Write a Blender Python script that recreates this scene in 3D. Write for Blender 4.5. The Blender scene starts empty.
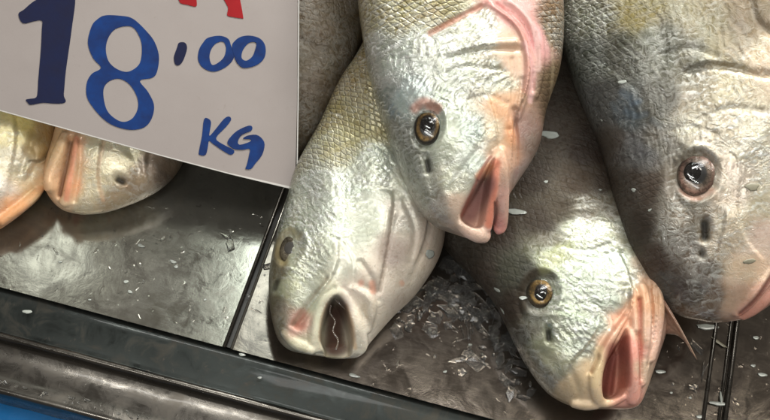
import bpy, bmesh, math, random
import numpy as np
from mathutils import Vector, Matrix
from mathutils.bvhtree import BVHTree

random.seed(7); rng = np.random.default_rng(7)
scene = bpy.context.scene
COL = scene.collection
MM = 0.001

# ------------------------------------------------------------------ camera
F = 1000.0                      # focal length in photo pixels (photo 770 px wide)
TH = math.radians(63.6)         # camera pitch below the horizon
RHO = math.radians(17.7)        # roll
DIST = 1000.0                   # mm
d_ = Vector((0, math.cos(TH), -math.sin(TH)))
r0 = Vector((1, 0, 0)); u0 = Vector((0, math.sin(TH), math.cos(TH)))
R_ = r0*math.cos(RHO) + u0*math.sin(RHO)
U_ = -r0*math.sin(RHO) + u0*math.cos(RHO)
CAM = -d_*DIST                  # mm
cam_d = bpy.data.cameras.new('camera'); cam = bpy.data.objects.new('camera', cam_d); COL.objects.link(cam)
cam_d.sensor_width = 36; cam_d.lens = 36*F/770; cam_d.clip_end = 50; cam_d.clip_start = 0.01
m3 = Matrix((R_, U_, -d_)).transposed()
cam.matrix_world = Matrix.Translation(CAM*MM) @ m3.to_4x4()
scene.camera = cam

# ------------------------------------------------------------------ light
w = bpy.data.worlds.new('World'); scene.world = w; w.use_nodes = True
bg = w.node_tree.nodes['Background']
bg.inputs[0].default_value = (1.0, 0.89, 0.78, 1); bg.inputs[1].default_value = 0.20

def area(name, loc, target, sx, sy, power, col):
    l = bpy.data.lights.new(name, 'AREA'); l.shape = 'RECTANGLE'; l.size = sx; l.size_y = sy
    l.energy = power; l.color = col
    o = bpy.data.objects.new(name, l); COL.objects.link(o)
    o.location = loc
    o.rotation_euler = (Vector(target)-Vector(loc)).to_track_quat('-Z', 'Y').to_euler()
    return o
area('stall_or_added_lamp', (0.05, 0.98, 1.25), (0.05, 0.0, 0.05), 0.80, 0.34, 40, (1.0, 0.99, 0.95))
area('stall_or_added_lamp', (-0.15, -0.70, 1.20), (0.0, 0.0, 0.05), 0.70, 0.07, 8, (1.0, 0.99, 0.96))  # added fill strip, unseen, brightens the faces turned to the viewer
area('stall_or_added_lamp', (0.80, 0.15, 1.30), (0.25, 0.0, 0.05), 0.20, 0.60, 7, (1.0, 0.95, 0.86))
area('stall_or_added_lamp', (0.10, -0.03, 1.35), (0.08, 0.0, 0.05), 0.55, 0.13, 5.5, (1.0, 0.99, 0.97))  # unseen overhead strip, added for glints on the wet heads
area('tube_lamp', (-0.205, 0.36, 1.25), (-0.09, -0.11, 0.0), 0.10, 0.36, 1.35, (0.90, 1.0, 0.95))
area('tube_lamp', (-0.70, 0.28, 1.25), (-0.28, -0.15, 0.0), 0.16, 0.20, 0.40, (0.95, 1.0, 0.92))

scene.view_settings.view_transform = 'Standard'; scene.view_settings.look = 'None'
scene.view_settings.exposure = -0.55; scene.view_settings.gamma = 1.0

# ------------------------------------------------------------------ helpers
def ray(px, py):
    return (d_*F + R_*(px-385.0) + U_*(210.0-py)).normalized()
def P(px, py, z=0.0):
    r = ray(px, py); t = (z-CAM.z)/r.z
    return CAM + r*t
def lin(c):
    return tuple(((v/255.0)/12.92 if v/255.0 <= .04045 else ((v/255.0+.055)/1.055)**2.4) for v in c)
def tag(o, label=None, cat=None, group=None, kind=None):
    if label: o['label'] = label
    if cat: o['category'] = cat
    if group: o['group'] = group
    if kind: o['kind'] = kind
    return o
def empty(name, loc_mm):
    o = bpy.data.objects.new(name, None); COL.objects.link(o); o.location = Vector(loc_mm)*MM
    o.empty_display_size = 0.02
    return o
def link(name, me, mat, parent=None):
    o = bpy.data.objects.new(name, me); COL.objects.link(o)
    if mat: me.materials.clear(); me.materials.append(mat)
    if parent:
        o.parent = parent; o.matrix_parent_inverse = Matrix.Translation(-parent.location)
    return o
def mesh_from(name, verts_mm, faces, smooth=True):
    me = bpy.data.meshes.new(name)
    me.from_pydata([tuple(v[k]*MM for k in range(3)) for v in verts_mm], [], faces)
    me.update()
    if smooth: me.polygons.foreach_set('use_smooth', [True]*len(me.polygons))
    return me
def crom(pts, n, closed=False):
    pts = np.array(pts, float); N = len(pts); out = []
    segs = N if closed else N-1
    for i in range(segs):
        if closed: a, b, c, e = pts[(i-1) % N], pts[i], pts[(i+1) % N], pts[(i+2) % N]
        else: a, b, c, e = pts[max(i-1, 0)], pts[i], pts[i+1], pts[min(i+2, N-1)]
        for k in range(n):
            t = k/n
            out.append(.5*((2*b)+(-a+c)*t+(2*a-5*b+4*c-e)*t*t+(-a+3*b-3*c+e)*t**3))
    if not closed: out.append(pts[-1])
    return np.array(out)

# ------------------------------------------------------------------ node materials
class NT:
    def __init__(s, name):
        s.m = bpy.data.materials.new(name); s.m.use_nodes = True
        s.t = s.m.node_tree; s.n = s.t.nodes; s.n.clear()
        s.out = s.n.new('ShaderNodeOutputMaterial'); s.b = s.n.new('ShaderNodeBsdfPrincipled')
        s.t.links.new(s.b.outputs[0], s.out.inputs[0])
    def new(s, t, **kw):
        n = s.n.new(t)
        for k, v in kw.items(): setattr(n, k, v)
        return n
    def lk(s, a, b): s.t.links.new(a, b)
    def val(s, sock, v):
        if hasattr(v, 'is_linked') or hasattr(v, 'node'): s.lk(v, sock)
        else: sock.default_value = v
    def math(s, op, a, b=0.0, clamp=False):
        n = s.new('ShaderNodeMath', operation=op, use_clamp=clamp); s.val(n.inputs[0], a); s.val(n.inputs[1], b); return n.outputs[0]
    def mix(s, f, a, b, mode='MIX'):
        n = s.new('ShaderNodeMix', data_type='RGBA', blend_type=mode); s.val(n.inputs[0], f)
        s.val(n.inputs[6], a if not isinstance(a, tuple) else (*a, 1)[:4]); s.val(n.inputs[7], b if not isinstance(b, tuple) else (*b, 1)[:4]); return n.outputs[2]
    def noise(s, vec, scale, detail=4, rough=.55, dist=0.0, col=False):
        n = s.new('ShaderNodeTexNoise'); s.lk(vec, n.inputs['Vector'])
        n.inputs['Scale'].default_value = scale; n.inputs['Detail'].default_value = detail
        n.inputs['Roughness'].default_value = rough; n.inputs['Distortion'].default_value = dist
        return n.outputs['Color' if col else 'Fac']
    def ramp(s, f, stops, interp='LINEAR'):
        n = s.new('ShaderNodeValToRGB'); s.lk(f, n.inputs[0]); n.color_ramp.interpolation = interp
        e = n.color_ramp.elements
        while len(e) < len(stops): e.new(.5)
        for k, (p, c) in enumerate(stops):
            e[k].position = p; e[k].color = (c, c, c, 1) if not isinstance(c, tuple) else (*c, 1)[:4]
        return n.outputs[0]
    def mr(s, f, a, b, c, d):
        n = s.new('ShaderNodeMapRange'); s.val(n.inputs[0], f)
        for k, v in enumerate((a, b, c, d)): s.val(n.inputs[k+1], v)
        return n.outputs[0]
    def bump(s, h, strength, dist, normal=None):
        n = s.new('ShaderNodeBump'); s.val(n.inputs['Strength'], strength); n.inputs['Distance'].default_value = dist
        s.lk(h, n.inputs['Height'])
        if normal is not None: s.lk(normal, n.inputs['Normal'])
        return n.outputs[0]

def skin_material():
    s = NT('wet_fish_skin')
    pos = s.new('ShaderNodeNewGeometry').outputs['Position']
    col = s.new('ShaderNodeVertexColor', layer_name='Col').outputs['Color']
    msk = s.new('ShaderNodeVertexColor', layer_name='Msk').outputs['Color']
    sep = s.new('ShaderNodeSeparateColor'); s.lk(msk, sep.inputs[0])
    sc, wr, sil = sep.outputs[0], sep.outputs[1], sep.outputs[2]
    uv = s.new('ShaderNodeUVMap', uv_map='UVMap').outputs[0]
    # scales: nearly regular lattice in the body's own coordinates (1 uv unit = 1 scale)
    wob = s.new('ShaderNodeVectorMath', operation='SCALE'); s.lk(s.noise(pos, 70, 2, col=True), wob.inputs[0]); wob.inputs['Scale'].default_value = .8
    uvw = s.new('ShaderNodeVectorMath', operation='ADD'); s.lk(uv, uvw.inputs[0]); s.lk(wob.outputs[0], uvw.inputs[1])
    vo = s.new('ShaderNodeTexVoronoi', voronoi_dimensions='2D', feature='F1'); vo.inputs['Randomness'].default_value = .32; vo.inputs['Scale'].default_value = 1.0
    s.lk(uvw.outputs[0], vo.inputs['Vector'])
    vd = s.new('ShaderNodeTexVoronoi', voronoi_dimensions='2D', feature='DISTANCE_TO_EDGE'); vd.inputs['Randomness'].default_value = .32; vd.inputs['Scale'].default_value = 1.0
    s.lk(uvw.outputs[0], vd.inputs['Vector'])
    edge = s.mr(vd.outputs['Distance'], 0.02, .2, 1.0, 0.0)
    # tilt of each scale: height falls along v inside the cell
    sub = s.new('ShaderNodeVectorMath', operation='SUBTRACT'); s.lk(uvw.outputs[0], sub.inputs[0]); s.lk(vo.outputs['Position'], sub.inputs[1])
    sx = s.new('ShaderNodeSeparateXYZ'); s.lk(sub.outputs[0], sx.inputs[0])
    tilt = s.math('MULTIPLY', sx.outputs[1], 1.0)
    # glints of scale edges painted on the head: warped cells, whitened along one side
    wo2 = s.new('ShaderNodeVectorMath', operation='SCALE'); s.lk(s.noise(pos, 85, 3, col=True), wo2.inputs[0]); wo2.inputs['Scale'].default_value = 3.2
    uv2 = s.new('ShaderNodeVectorMath', operation='MULTIPLY_ADD'); s.lk(uv, uv2.inputs[0]); uv2.inputs[1].default_value = (.85, 1.0, 1); s.lk(wo2.outputs[0], uv2.inputs[2])
    v2 = s.new('ShaderNodeTexVoronoi', voronoi_dimensions='2D', feature='F1'); v2.inputs['Randomness'].default_value = .9; v2.inputs['Scale'].default_value = 1.0
    s.lk(uv2.outputs[0], v2.inputs['Vector'])
    sb2 = s.new('ShaderNodeVectorMath', operation='SUBTRACT'); s.lk(uv2.outputs[0], sb2.inputs[0]); s.lk(v2.outputs['Position'], sb2.inputs[1])
    sy2 = s.new('ShaderNodeSeparateXYZ'); s.lk(sb2.outputs[0], sy2.inputs[0]); y2 = sy2.outputs[1]
    cres = s.math('MULTIPLY', s.mr(y2, .08, .42, 0, 1), s.mr(s.noise(pos, 21, 4, .65, .5), .44, .58, .06, 1))
    cres = s.math('MULTIPLY', cres, s.mr(sil, .3, .8, 0, 1))
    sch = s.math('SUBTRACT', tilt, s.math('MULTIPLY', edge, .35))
    sch = s.math('ADD', s.math('MULTIPLY', sch, sc), s.math('MULTIPLY', s.math('MULTIPLY', y2, s.math('MULTIPLY', s.mr(sil, .3, .8, 0, .9), s.mr(s.noise(pos, 21, 4, .65, .5), .42, .60, .15, 1))), s.math('SUBTRACT', 1.0, sc)))
    # crinkled slime film
    n1 = s.noise(pos, 120, 3, .55, 1.1)
    rid = s.math('ABSOLUTE', s.math('SUBTRACT', n1, .5)); rid = s.mr(rid, 0, .16, 1, 0)
    n2 = s.noise(pos, 300, 2, .5, 2.0)
    rid2 = s.math('ABSOLUTE', s.math('SUBTRACT', n2, .5)); rid2 = s.mr(rid2, 0, .2, 1, 0)
    film = s.math('MULTIPLY', s.math('ADD', s.math('MULTIPLY', rid, .75), s.math('MULTIPLY', rid2, .22)), wr)
    fine = s.noise(pos, 900, 3, .6)
    b0 = s.bump(sch, s.math('ADD', s.math('MULTIPLY', sc, .55), .4), .0022)
    patch = s.mr(s.noise(pos, 24, 3, .6), .38, .62, .12, 1.0)
    pf = s.math('MULTIPLY', film, patch)
    b1 = s.bump(pf, .30, .0022, b0)
    b2 = s.bump(fine, .04, .0005, b1)
    # the slime film over the skin is wrinkled harder than the skin below it
    c1 = s.bump(pf, 1.0, .0029, b0)
    c2 = s.bump(s.noise(pos, 480, 3, .6, 1.2), .25, .0010, c1)
    # colour
    mott = s.noise(pos, 42, 5, .6, .6)
    c = s.mix(s.mr(mott, .35, .7, .0, .22), col, (.55, .52, .42), 'MULTIPLY')
    n3 = s.noise(pos, 130, 5, .65, 1.0)
    c = s.mix(s.mr(n3, .5, .75, 0, .40), c, (.50, .47, .40), 'MULTIPLY')
    irid = s.noise(pos, 33, 2, .5, 1.0, col=True)
    c = s.mix(s.math('MULTIPLY', sil, .22), c, irid, 'SOFT_LIGHT')
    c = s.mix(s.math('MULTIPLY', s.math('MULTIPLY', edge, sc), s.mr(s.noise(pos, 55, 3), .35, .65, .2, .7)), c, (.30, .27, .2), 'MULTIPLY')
    c = s.mix(s.math('MULTIPLY', s.math('MULTIPLY', s.mr(sx.outputs[1], -.1, .5, 0, 1), sc), .4), c, (1.9, 1.9, 1.75), 'MULTIPLY')  # glint painted along one side of every scale
    c = s.mix(s.math('MULTIPLY', s.math('MULTIPLY', rid, patch), s.math('MULTIPLY', sil, .6)), c, (.86, .88, .82))
    c = s.mix(s.mr(sil, .3, .9, 0, .22), c, (.60, .60, .52), 'MULTIPLY')
    c = s.mix(s.math('MULTIPLY', cres, .8), c, (.92, .94, .88))
    spk = s.noise(pos, 520, 2, .6)
    c = s.mix(s.mr(spk, .62, .75, 0, .5), c, (.40, .36, .30), 'MULTIPLY')
    s.lk(c, s.b.inputs['Base Color'])
    s.lk(s.math('MULTIPLY', sil, .5), s.b.inputs['Metallic'])
    rg = s.noise(pos, 60, 4, .6)
    s.lk(s.math('ADD', s.mr(rg, .3, .7, .16, .28), s.math('MULTIPLY', s.math('SUBTRACT', 1.0, sil), .16)), s.b.inputs['Roughness'])
    s.lk(s.math('ADD', s.math('MULTIPLY', sil, .75), .0), s.b.inputs['Specular IOR Level'])
    s.lk(s.math('ADD', s.math('MULTIPLY', s.math('MULTIPLY', sil, s.math('ADD', patch, .5)), .75), .08), s.b.inputs['Coat Weight']); s.b.inputs['Coat Roughness'].default_value = .09; s.b.inputs['Coat IOR'].default_value = 1.7
    s.b.inputs['Subsurface Weight'].default_value = .12
    s.b.inputs['Subsurface Radius'].default_value = (1.0, .5, .35); s.b.inputs['Subsurface Scale'].default_value = .004
    s.lk(b2, s.b.inputs['Normal']); s.lk(c2, s.b.inputs['Coat Normal'])
    return s.m

def fin_material(name, base, tipc):
    s = NT(name)
    col = s.new('ShaderNodeVertexColor', layer_name='Col').outputs['Color']
    pos = s.new('ShaderNodeNewGeometry').outputs['Position']
    c = s.mix(s.mr(s.noise(pos, 300, 3), .4, .7, 0, .4), col, (.2, .15, .1), 'MULTIPLY')
    s.lk(c, s.b.inputs['Base Color']); s.b.inputs['Roughness'].default_value = .3
    s.b.inputs['Subsurface Weight'].default_value = .05; s.b.inputs['Subsurface Scale'].default_value = .003
    s.b.inputs['Coat Weight'].default_value = .3
    s.lk(s.bump(s.noise(pos, 200, 3), .3, .001), s.b.inputs['Normal'])
    return s.m

def eye_material():
    s = NT('fish_iris')
    col = s.new('ShaderNodeVertexColor', layer_name='Col').outputs['Color']
    pos = s.new('ShaderNodeNewGeometry').outputs['Position']
    c = s.mix(s.mr(s.noise(pos, 260, 4, .6, 1.0), .42, .62, 0, .75), col, (.12, .08, .03), 'MULTIPLY')
    s.lk(c, s.b.inputs['Base Color']); s.b.inputs['Roughness'].default_value = .28
    s.b.inputs['Coat Weight'].default_value = .6; s.b.inputs['Coat Roughness'].default_value = .05
    s.b.inputs['Metallic'].default_value = .15
    return s.m
def simple(name, col, rough, metal=0.0, coat=0.0, **kw):
    s = NT(name); s.b.inputs['Base Color'].default_value = (*col, 1); s.b.inputs['Roughness'].default_value = rough
    s.b.inputs['Metallic'].default_value = metal; s.b.inputs['Coat Weight'].default_value = coat
    pos = s.new('ShaderNodeNewGeometry').outputs['Position']
    c = s.mix(s.mr(s.noise(pos, 150, 4), .4, .65, 0, .4), col, tuple(v*.6 for v in col))
    s.lk(c, s.b.inputs['Base Color'])
    for k, v in kw.items(): s.b.inputs[k.replace('_', ' ')].default_value = v
    return s.m
def clear(name, rough=.03, ior=1.33):
    s = NT(name); s.b.inputs['Base Color'].default_value = (.96, .98, .97, 1); s.b.inputs['Roughness'].default_value = rough
    s.b.inputs['Transmission Weight'].default_value = 1; s.b.inputs['IOR'].default_value = ior
    return s.m

def steel(name, base, r0_, r1_, tint=None, wet=1.0):
    s = NT(name)
    pos = s.new('ShaderNodeNewGeometry').outputs['Position']
    big = s.noise(pos, 9, 5, .6, .6); mid = s.noise(pos, 45, 6, .65, .8); spots = s.noise(pos, 150, 3, .6, .4)
    # streaks along the brushing
    mp = s.new('ShaderNodeMapping'); s.lk(pos, mp.inputs[0]); mp.inputs['Scale'].default_value = (40, 700, 700)
    mp.inputs['Rotation'].default_value = (0, 0, math.radians(4))
    br = s.noise(mp.outputs[0], 1.0, 3, .6)
    c = s.mix(s.mr(big, .35, .7, 0, .75), base, tuple(v*.55 for v in base))
    c = s.mix(s.mr(mid, .52, .70, 0, .38), c, (.10, .085, .065))
    c = s.mix(s.mr(spots, .66, .72, 0, .6), c, (.07, .06, .05))
    s.lk(c, s.b.inputs['Base Color']); s.b.inputs['Metallic'].default_value = .85
    rr = s.mr(mid, .35, .65, r0_, r1_)
    rr = s.math('ADD', rr, s.mr(br, .3, .7, -.015, .025))
    s.lk(rr, s.b.inputs['Roughness'])
    drop = s.noise(pos, 120, 3, .5, .8)
    h = s.math('ADD', s.math('MULTIPLY', s.mr(drop, .67, .74, 0, 1), .4*wet), s.math('MULTIPLY', big, 1.2))
    b = s.bump(h, .35, .0012); b = s.bump(br, .025, .0004, b); b = s.bump(mid, .12, .0010, b)
    s.lk(b, s.b.inputs['Normal'])
    s.b.inputs['Coat Weight'].default_value = .35*wet; s.b.inputs['Coat Roughness'].default_value = .06
    return s.m

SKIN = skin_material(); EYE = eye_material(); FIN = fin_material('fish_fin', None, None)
DULL = simple('clouded_pupil', (.06, .056, .05), .25, coat=.4)
PUPIL = simple('black_pupil', (.016, .014, .013), .10, coat=1.0)
CORNEA = clear('clear_cornea', .02, 1.25)
STEEL = steel('wet_stainless_steel', (.36, .35, .30), .10, .24)
BROWN = steel('shade_toned_wet_steel', (.17, .145, .12), .10, .22)  # same steel, coloured darker for the dark fish reflections in it
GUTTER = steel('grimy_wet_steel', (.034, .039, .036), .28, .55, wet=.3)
RIM = steel('worn_rim_steel', (.12, .11, .095), .18, .38, wet=.3)
DARKSEAM = simple('dark_seam', (.03, .027, .022), .35)

# ------------------------------------------------------------------ tray (the surface everything rests on)
A = P(0, 287); B = P(227, 348)
ex = (B-A); ex.z = 0; ex.normalize(); ez = Vector((0, 0, 1)); ey = ez.cross(ex)     # ey points away from the viewer
def T(q, s, z=0.0): return A + ex*q + ey*s + ez*z
def tq(px, py, z=0.0):
    v = P(px, py, z)-A; return v.dot(ex), v.dot(ey)
def profile_strip(name, prof, q0, q1, mat, parent, n=80, jitter=0.0):
    vs, fs = [], []; m = len(prof)
    for i in range(n+1):
        q = q0+(q1-q0)*i/n
        for (s, z) in prof:
            j = jitter*math.sin(q*.05+s)*.5+jitter*.5*math.sin(q*.13+1.3*s)
            vs.append(T(q, s+j, z+j*.4))
    for i in range(n):
        for k in range(m-1):
            a = i*m+k; fs.append((a, a+1, a+m+1, a+m))
    return link(name, mesh_from(name, vs, fs), mat, parent)

tray = empty('display_tray', T(250, 100))
tag(tray, 'wet stainless steel display tray with a raised front rim under the fish', 'tray')
def sheet(name, poly, z, mat, th=2.0):
    n = len(poly); top = [Vector((*v.xy, z)) for v in poly]; bot = [Vector((*v.xy, z-th)) for v in poly]
    vs = top+bot; fs = [tuple(range(n)), tuple(range(2*n-1, n-1, -1))]+[(i, i+n, (i+1) % n+n, (i+1) % n) for i in range(n)]
    return link(name, mesh_from(name, vs, fs, False), mat, tray)
sq_t, ss_t = tq(292, 176); sq_b, _ = tq(228, 348)
def seam_q(s): return sq_b + (sq_t-sq_b)*(s/ss_t)
rq_b, rs_b = tq(703, 420); rq_t, rs_t = tq(716, 325)
def rail_q(s): return rq_b + (rq_t-rq_b)*((s-rs_b)/(rs_t-rs_b))
FAR = 620
sheet('base_plate', [T(-420, 2), T(1000, 2), T(1000, FAR), T(-420, FAR)], -4.5, DARKSEAM)
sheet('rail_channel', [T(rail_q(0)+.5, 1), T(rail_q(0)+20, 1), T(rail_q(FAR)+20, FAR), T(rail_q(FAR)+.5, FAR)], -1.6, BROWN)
sheet('steel_sheet', [T(-420, 0), T(seam_q(0)-2.6, 0), T(seam_q(FAR)-2.6, FAR), T(-420, FAR)], 0, STEEL)
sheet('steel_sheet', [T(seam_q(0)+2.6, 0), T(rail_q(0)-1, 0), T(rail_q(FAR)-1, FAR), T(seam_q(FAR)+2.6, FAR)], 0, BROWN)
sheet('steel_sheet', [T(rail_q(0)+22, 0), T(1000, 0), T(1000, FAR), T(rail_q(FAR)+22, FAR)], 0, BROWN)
def rod(name, fq, off, r, z, mat):
    vs, fs = [], []
    for i, s in enumerate((0, FAR)):
        for k in range(10):
            a = 2*math.pi*k/10; vs.append(T(fq(s)+off+r*math.cos(a), s, z+r*math.sin(a)))
    for k in range(10): fs.append((k, (k+1) % 10, 10+(k+1) % 10, 10+k))
    fs += [tuple(range(9, -1, -1)), tuple(range(10, 20))]
    return link(name, mesh_from(name, vs, fs), mat, tray)
rod('seam_bead', seam_q, -3.6, 1.8, .3, RIM); rod('seam_bead', seam_q, 3.3, 1.3, .2, STEEL)
rod('seam_bead', rail_q, 0, 1.9, .6, RIM); rod('seam_bead', rail_q, 21, 2.4, .6, RIM); rod('seam_bead', rail_q, 15.5, 1.6, -1.0, RIM)
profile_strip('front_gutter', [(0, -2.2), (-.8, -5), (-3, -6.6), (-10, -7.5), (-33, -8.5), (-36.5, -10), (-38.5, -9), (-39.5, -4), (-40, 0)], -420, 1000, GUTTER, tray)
profile_strip('front_rim', [(-40, 0), (-41, 2), (-43, 3), (-45, 2.4), (-46.5, 0), (-47.2, -6), (-50, -8), (-62, -10), (-72, -12), (-79, -11.5), (-84.5, -9.5), (-88, -9), (-90.5, -11), (-91.5, -18), (-91.5, -46)], -420, 1000, RIM, tray, 160, .5)

s = NT('blue_plastic')
pos = s.new('ShaderNodeNewGeometry').outputs['Position']
s.lk(s.mix(s.mr(s.noise(pos, 40, 4), .35, .7, 0, .5), (.004, .17, .46), (.003, .11, .32)), s.b.inputs['Base Color'])
s.b.inputs['Roughness'].default_value = .35; s.lk(s.bump(s.noise(pos, 60, 4), .3, .002), s.b.inputs['Normal'])
vs, fs = [], []
for i in range(61):
    for j in range(21):
        x = -520+1640*i/60; y = -330+j*48
        vs.append(T(x, y, -48+1.5*math.sin(x*.03+y*.02)+1.0*math.sin(x*.071-y*.05)-.0))
for i in range(60):
    for j in range(20):
        a = i*21+j; fs.append((a, a+21, a+22, a+1))
tag(link('table_top', mesh_from('table_top', vs, fs), s.m), kind='structure')

# ------------------------------------------------------------------ fish builder
BODIES = []          # (bvh) for dropping small things on
def polydist(q, pts):
    best = np.full(len(q), 1e9)
    for a, b in zip(pts[:-1], pts[1:]):
        ab = b-a; L = max((ab*ab).sum(), 1e-9)
        t = np.clip(((q-a)@ab)/L, 0, 1)
        dd = q-(a+t[:, None]*ab); best = np.minimum(best, np.sqrt((dd*dd).sum(1)))
    return best
def inside(q, poly):
    r = np.zeros(len(q), bool); n = len(poly)
    for i in range(n):
        a, b = poly[i], poly[(i+1) % n]
        c = (a[1] > q[:, 1]) != (b[1] > q[:, 1])
        xx = (b[0]-a[0])*(q[:, 1]-a[1])/(b[1]-a[1]+1e-12)+a[0]
        r ^= c & (q[:, 0] < xx)
    return r

class Fish:
    def __init__(F_, name, label, O, zc, tilt, stations, voxel=1.1, scale_len=7.0, scale_ang=0.0):
        F_.O = P(O[0], O[1], zc)
        toc = (CAM-F_.O).normalized()
        F_.n = (Vector((0, 0, 1))*(1-tilt)+toc*tilt).normalized()
        F_.eX = (R_-F_.n*R_.dot(F_.n)).normalized(); F_.eY = F_.n.cross(F_.eX)
        F_.M = np.array([F_.eX, F_.eY, F_.n])          # world -> local rows
        F_.voxel = voxel; F_.sl = scale_len; F_.sa = scale_ang
        F_.root = empty(name, (F_.O.x, F_.O.y, 0)); tag(F_.root, label, 'fish')
        F_.geo_v = []; F_.geo_f = []
        st = []
        for sct in stations:
            D, V, c = sct[0], sct[1], sct[2]; h = sct[3] if len(sct) > 3 else 0.0
            a = F_.plane(*D); b = F_.plane(*V); st.append((*a, *b, c, h))
        st = crom(st, 8)
        K = 56; vs = []; fs = []
        for r in st:
            m = np.array([(r[0]+r[2])/2, (r[1]+r[3])/2]); hv = np.array([(r[2]-r[0])/2, (r[3]-r[1])/2])
            for k in range(K):
                th = 2*math.pi*k/K; co, si = math.cos(th), math.sin(th)
                co = math.copysign(abs(co)**.86, co); si = math.copysign(abs(si)**.74, si)
                p = m+hv*co; vs.append(F_.w(p[0], p[1], r[4]*si+r[5]))
        N = len(st)
        for i in range(N-1):
            for k in range(K):
                fs.append((i*K+k, i*K+(k+1) % K, (i+1)*K+(k+1) % K, (i+1)*K+k))
        fs.append(tuple(range(K-1, -1, -1))); fs.append(tuple((N-1)*K+k for k in range(K)))
        F_.add(vs, fs)
        F_.bvh = BVHTree.FromPolygons(vs, fs)
    def w(F_, u, v, h): return F_.O+F_.eX*float(u)+F_.eY*float(v)+F_.n*float(h)
    def plane(F_, px, py):
        r = ray(px, py); t = (F_.O-CAM).dot(F_.n)/r.dot(F_.n); p = CAM+r*t-F_.O
        return (p.dot(F_.eX), p.dot(F_.eY))
    def hit(F_, px, py, bvh=None):
        r = ray(px, py); h = (bvh or F_.bvh).ray_cast(CAM, r)
        if h[0] is None:
            u, v = F_.plane(px, py); return F_.w(u, v, 0), F_.n
        return h[0], h[1]
    def uv(F_, px, py):
        p = F_.hit(px, py)[0]-F_.O; return (p.dot(F_.eX), p.dot(F_.eY))
    def add(F_, vs, fs):
        o = len(F_.geo_v); F_.geo_v += list(vs); F_.geo_f += [tuple(i+o for i in f) for f in fs]
    def tube(F_, pts, sub=6, flat=1.0):
        """pts: (px,py,radius,lift)"""
        q = []
        for (x, y, r, l) in pts:
            p = F_.hit(x, y)[0]+F_.n*l; q.append((p.x, p.y, p.z, r))
        q = crom(q, sub); K = 14; vs, fs = [], []
        for i in range(len(q)):
            p = Vector(q[i][:3]); t = Vector(q[min(i+1, len(q)-1)][:3])-Vector(q[max(i-1, 0)][:3]); t.normalize()
            a = t.cross(F_.n)
            if a.length < .05: a = t.cross(F_.eX)
            a.normalize(); b = a.cross(t)
            for k in range(K):
                th = 2*math.pi*k/K; vs.append(p+a*(q[i][3]*math.cos(th))+b*(q[i][3]*flat*math.sin(th)))
        N = len(q)
        for i in range(N-1):
            for k in range(K): fs.append((i*K+k, i*K+(k+1) % K, (i+1)*K+(k+1) % K, (i+1)*K+k))
        for (i, sgn) in ((0, -1), (N-1, 1)):
            p = Vector(q[i][:3]); j = i-sgn
            t = (p-Vector(q[j][:3])).normalized(); vs.append(p+t*q[i][3]*.8); c = len(vs)-1
            for k in range(K):
                f = (i*K+k, i*K+(k+1) % K, c); fs.append(f if sgn > 0 else f[::-1])
        F_.add(vs, fs)
    def finish(F_, paint, carve=(), lines=(), strokes=(), rings=(), steps=(), smooth=3, film=.55):
        me = bpy.data.meshes.new('tmp'); me.from_pydata([tuple(v) for v in F_.geo_v], [], F_.geo_f); me.update()
        ob = bpy.data.objects.new('tmp', me); COL.objects.link(ob)
        md = ob.modifiers.new('r', 'REMESH'); md.mode = 'VOXEL'; md.voxel_size = F_.voxel; md.use_smooth_shade = True
        dg = bpy.context.evaluated_depsgraph_get(); dg.update()
        new = bpy.data.meshes.new_from_object(ob.evaluated_get(dg))
        bpy.data.objects.remove(ob)
        n = len(new.vertices); co = np.empty(n*3, np.float32); new.vertices.foreach_get('co', co); co = co.reshape(-1, 3).astype(float)
        ed = np.empty(len(new.edges)*2, np.int32); new.edges.foreach_get('vertices', ed); ed = ed.reshape(-1, 2)
        deg = np.bincount(ed.ravel(), minlength=n).astype(float)
        def lap(c):
            out = np.zeros_like(c)
            for k in range(c.shape[1]):
                out[:, k] = np.bincount(ed[:, 0], c[ed[:, 1], k], n)+np.bincount(ed[:, 1], c[ed[:, 0], k], n)
            return out/deg[:, None]
        for _ in range(smooth): co = co*.4+lap(co)*.6
        L = (co-np.array(F_.O))@F_.M.T
        def normals(Lc):
            new.vertices.foreach_set('co', Lc.ravel().astype(np.float32)); new.update()
            a = np.empty(n*3, np.float32); new.vertex_normals.foreach_get('vector', a); return a.reshape(-1, 3)
        nz = normals(L)[:, 2]
        front = np.clip(nz*3+.2, 0, 1)
        q = L[:, :2].copy()
        loc = lambda pts: np.array([F_.uv(x, y) for (x, y) in pts])
        # broad organic unevenness
        for k in range(10):
            f = rng.uniform(.02, .09); a = rng.uniform(0, 6.28); ph = rng.uniform(0, 6.28)
            L[:, 2] += front*.35*np.sin((q[:, 0]*math.cos(a)+q[:, 1]*math.sin(a))*f*2+ph)
        # colour
        ps = loc([(p[0], p[1]) for p in paint]); vals = np.array([(*lin(p[2]), *p[3]) for p in paint])
        qq = q.copy()
        for k in range(9):
            f = rng.uniform(.05, .35); a = rng.uniform(0, 6.28); ph, p2 = rng.uniform(0, 6.28, 2); am = .35/f**.75*.6
            qq[:, 0] += am*np.sin((q[:, 0]*math.cos(a)+q[:, 1]*math.sin(a))*f+ph); qq[:, 1] += am*np.sin((q[:, 1]*math.cos(a)-q[:, 0]*math.sin(a))*f+p2)
        num = np.zeros((n, 6)); den = np.zeros(n)
        for p, v in zip(ps, vals):
            wt = 1/(((qq-p)**2).sum(1)+40)**2.5; num += wt[:, None]*v; den += wt
        attr = num/den[:, None]
        ws = np.zeros((n, 2))
        for k in range(8):
            f = rng.uniform(.06, .4); a = rng.uniform(0, 6.28); p1, p2 = rng.uniform(0, 6.28, 2)
            ws[:, 0] += .22/f*np.sin((q[:, 0]*math.cos(a)+q[:, 1]*math.sin(a))*f+p1); ws[:, 1] += .22/f*np.sin((q[:, 1]*math.cos(a)-q[:, 0]*math.sin(a))*f+p2)
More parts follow.
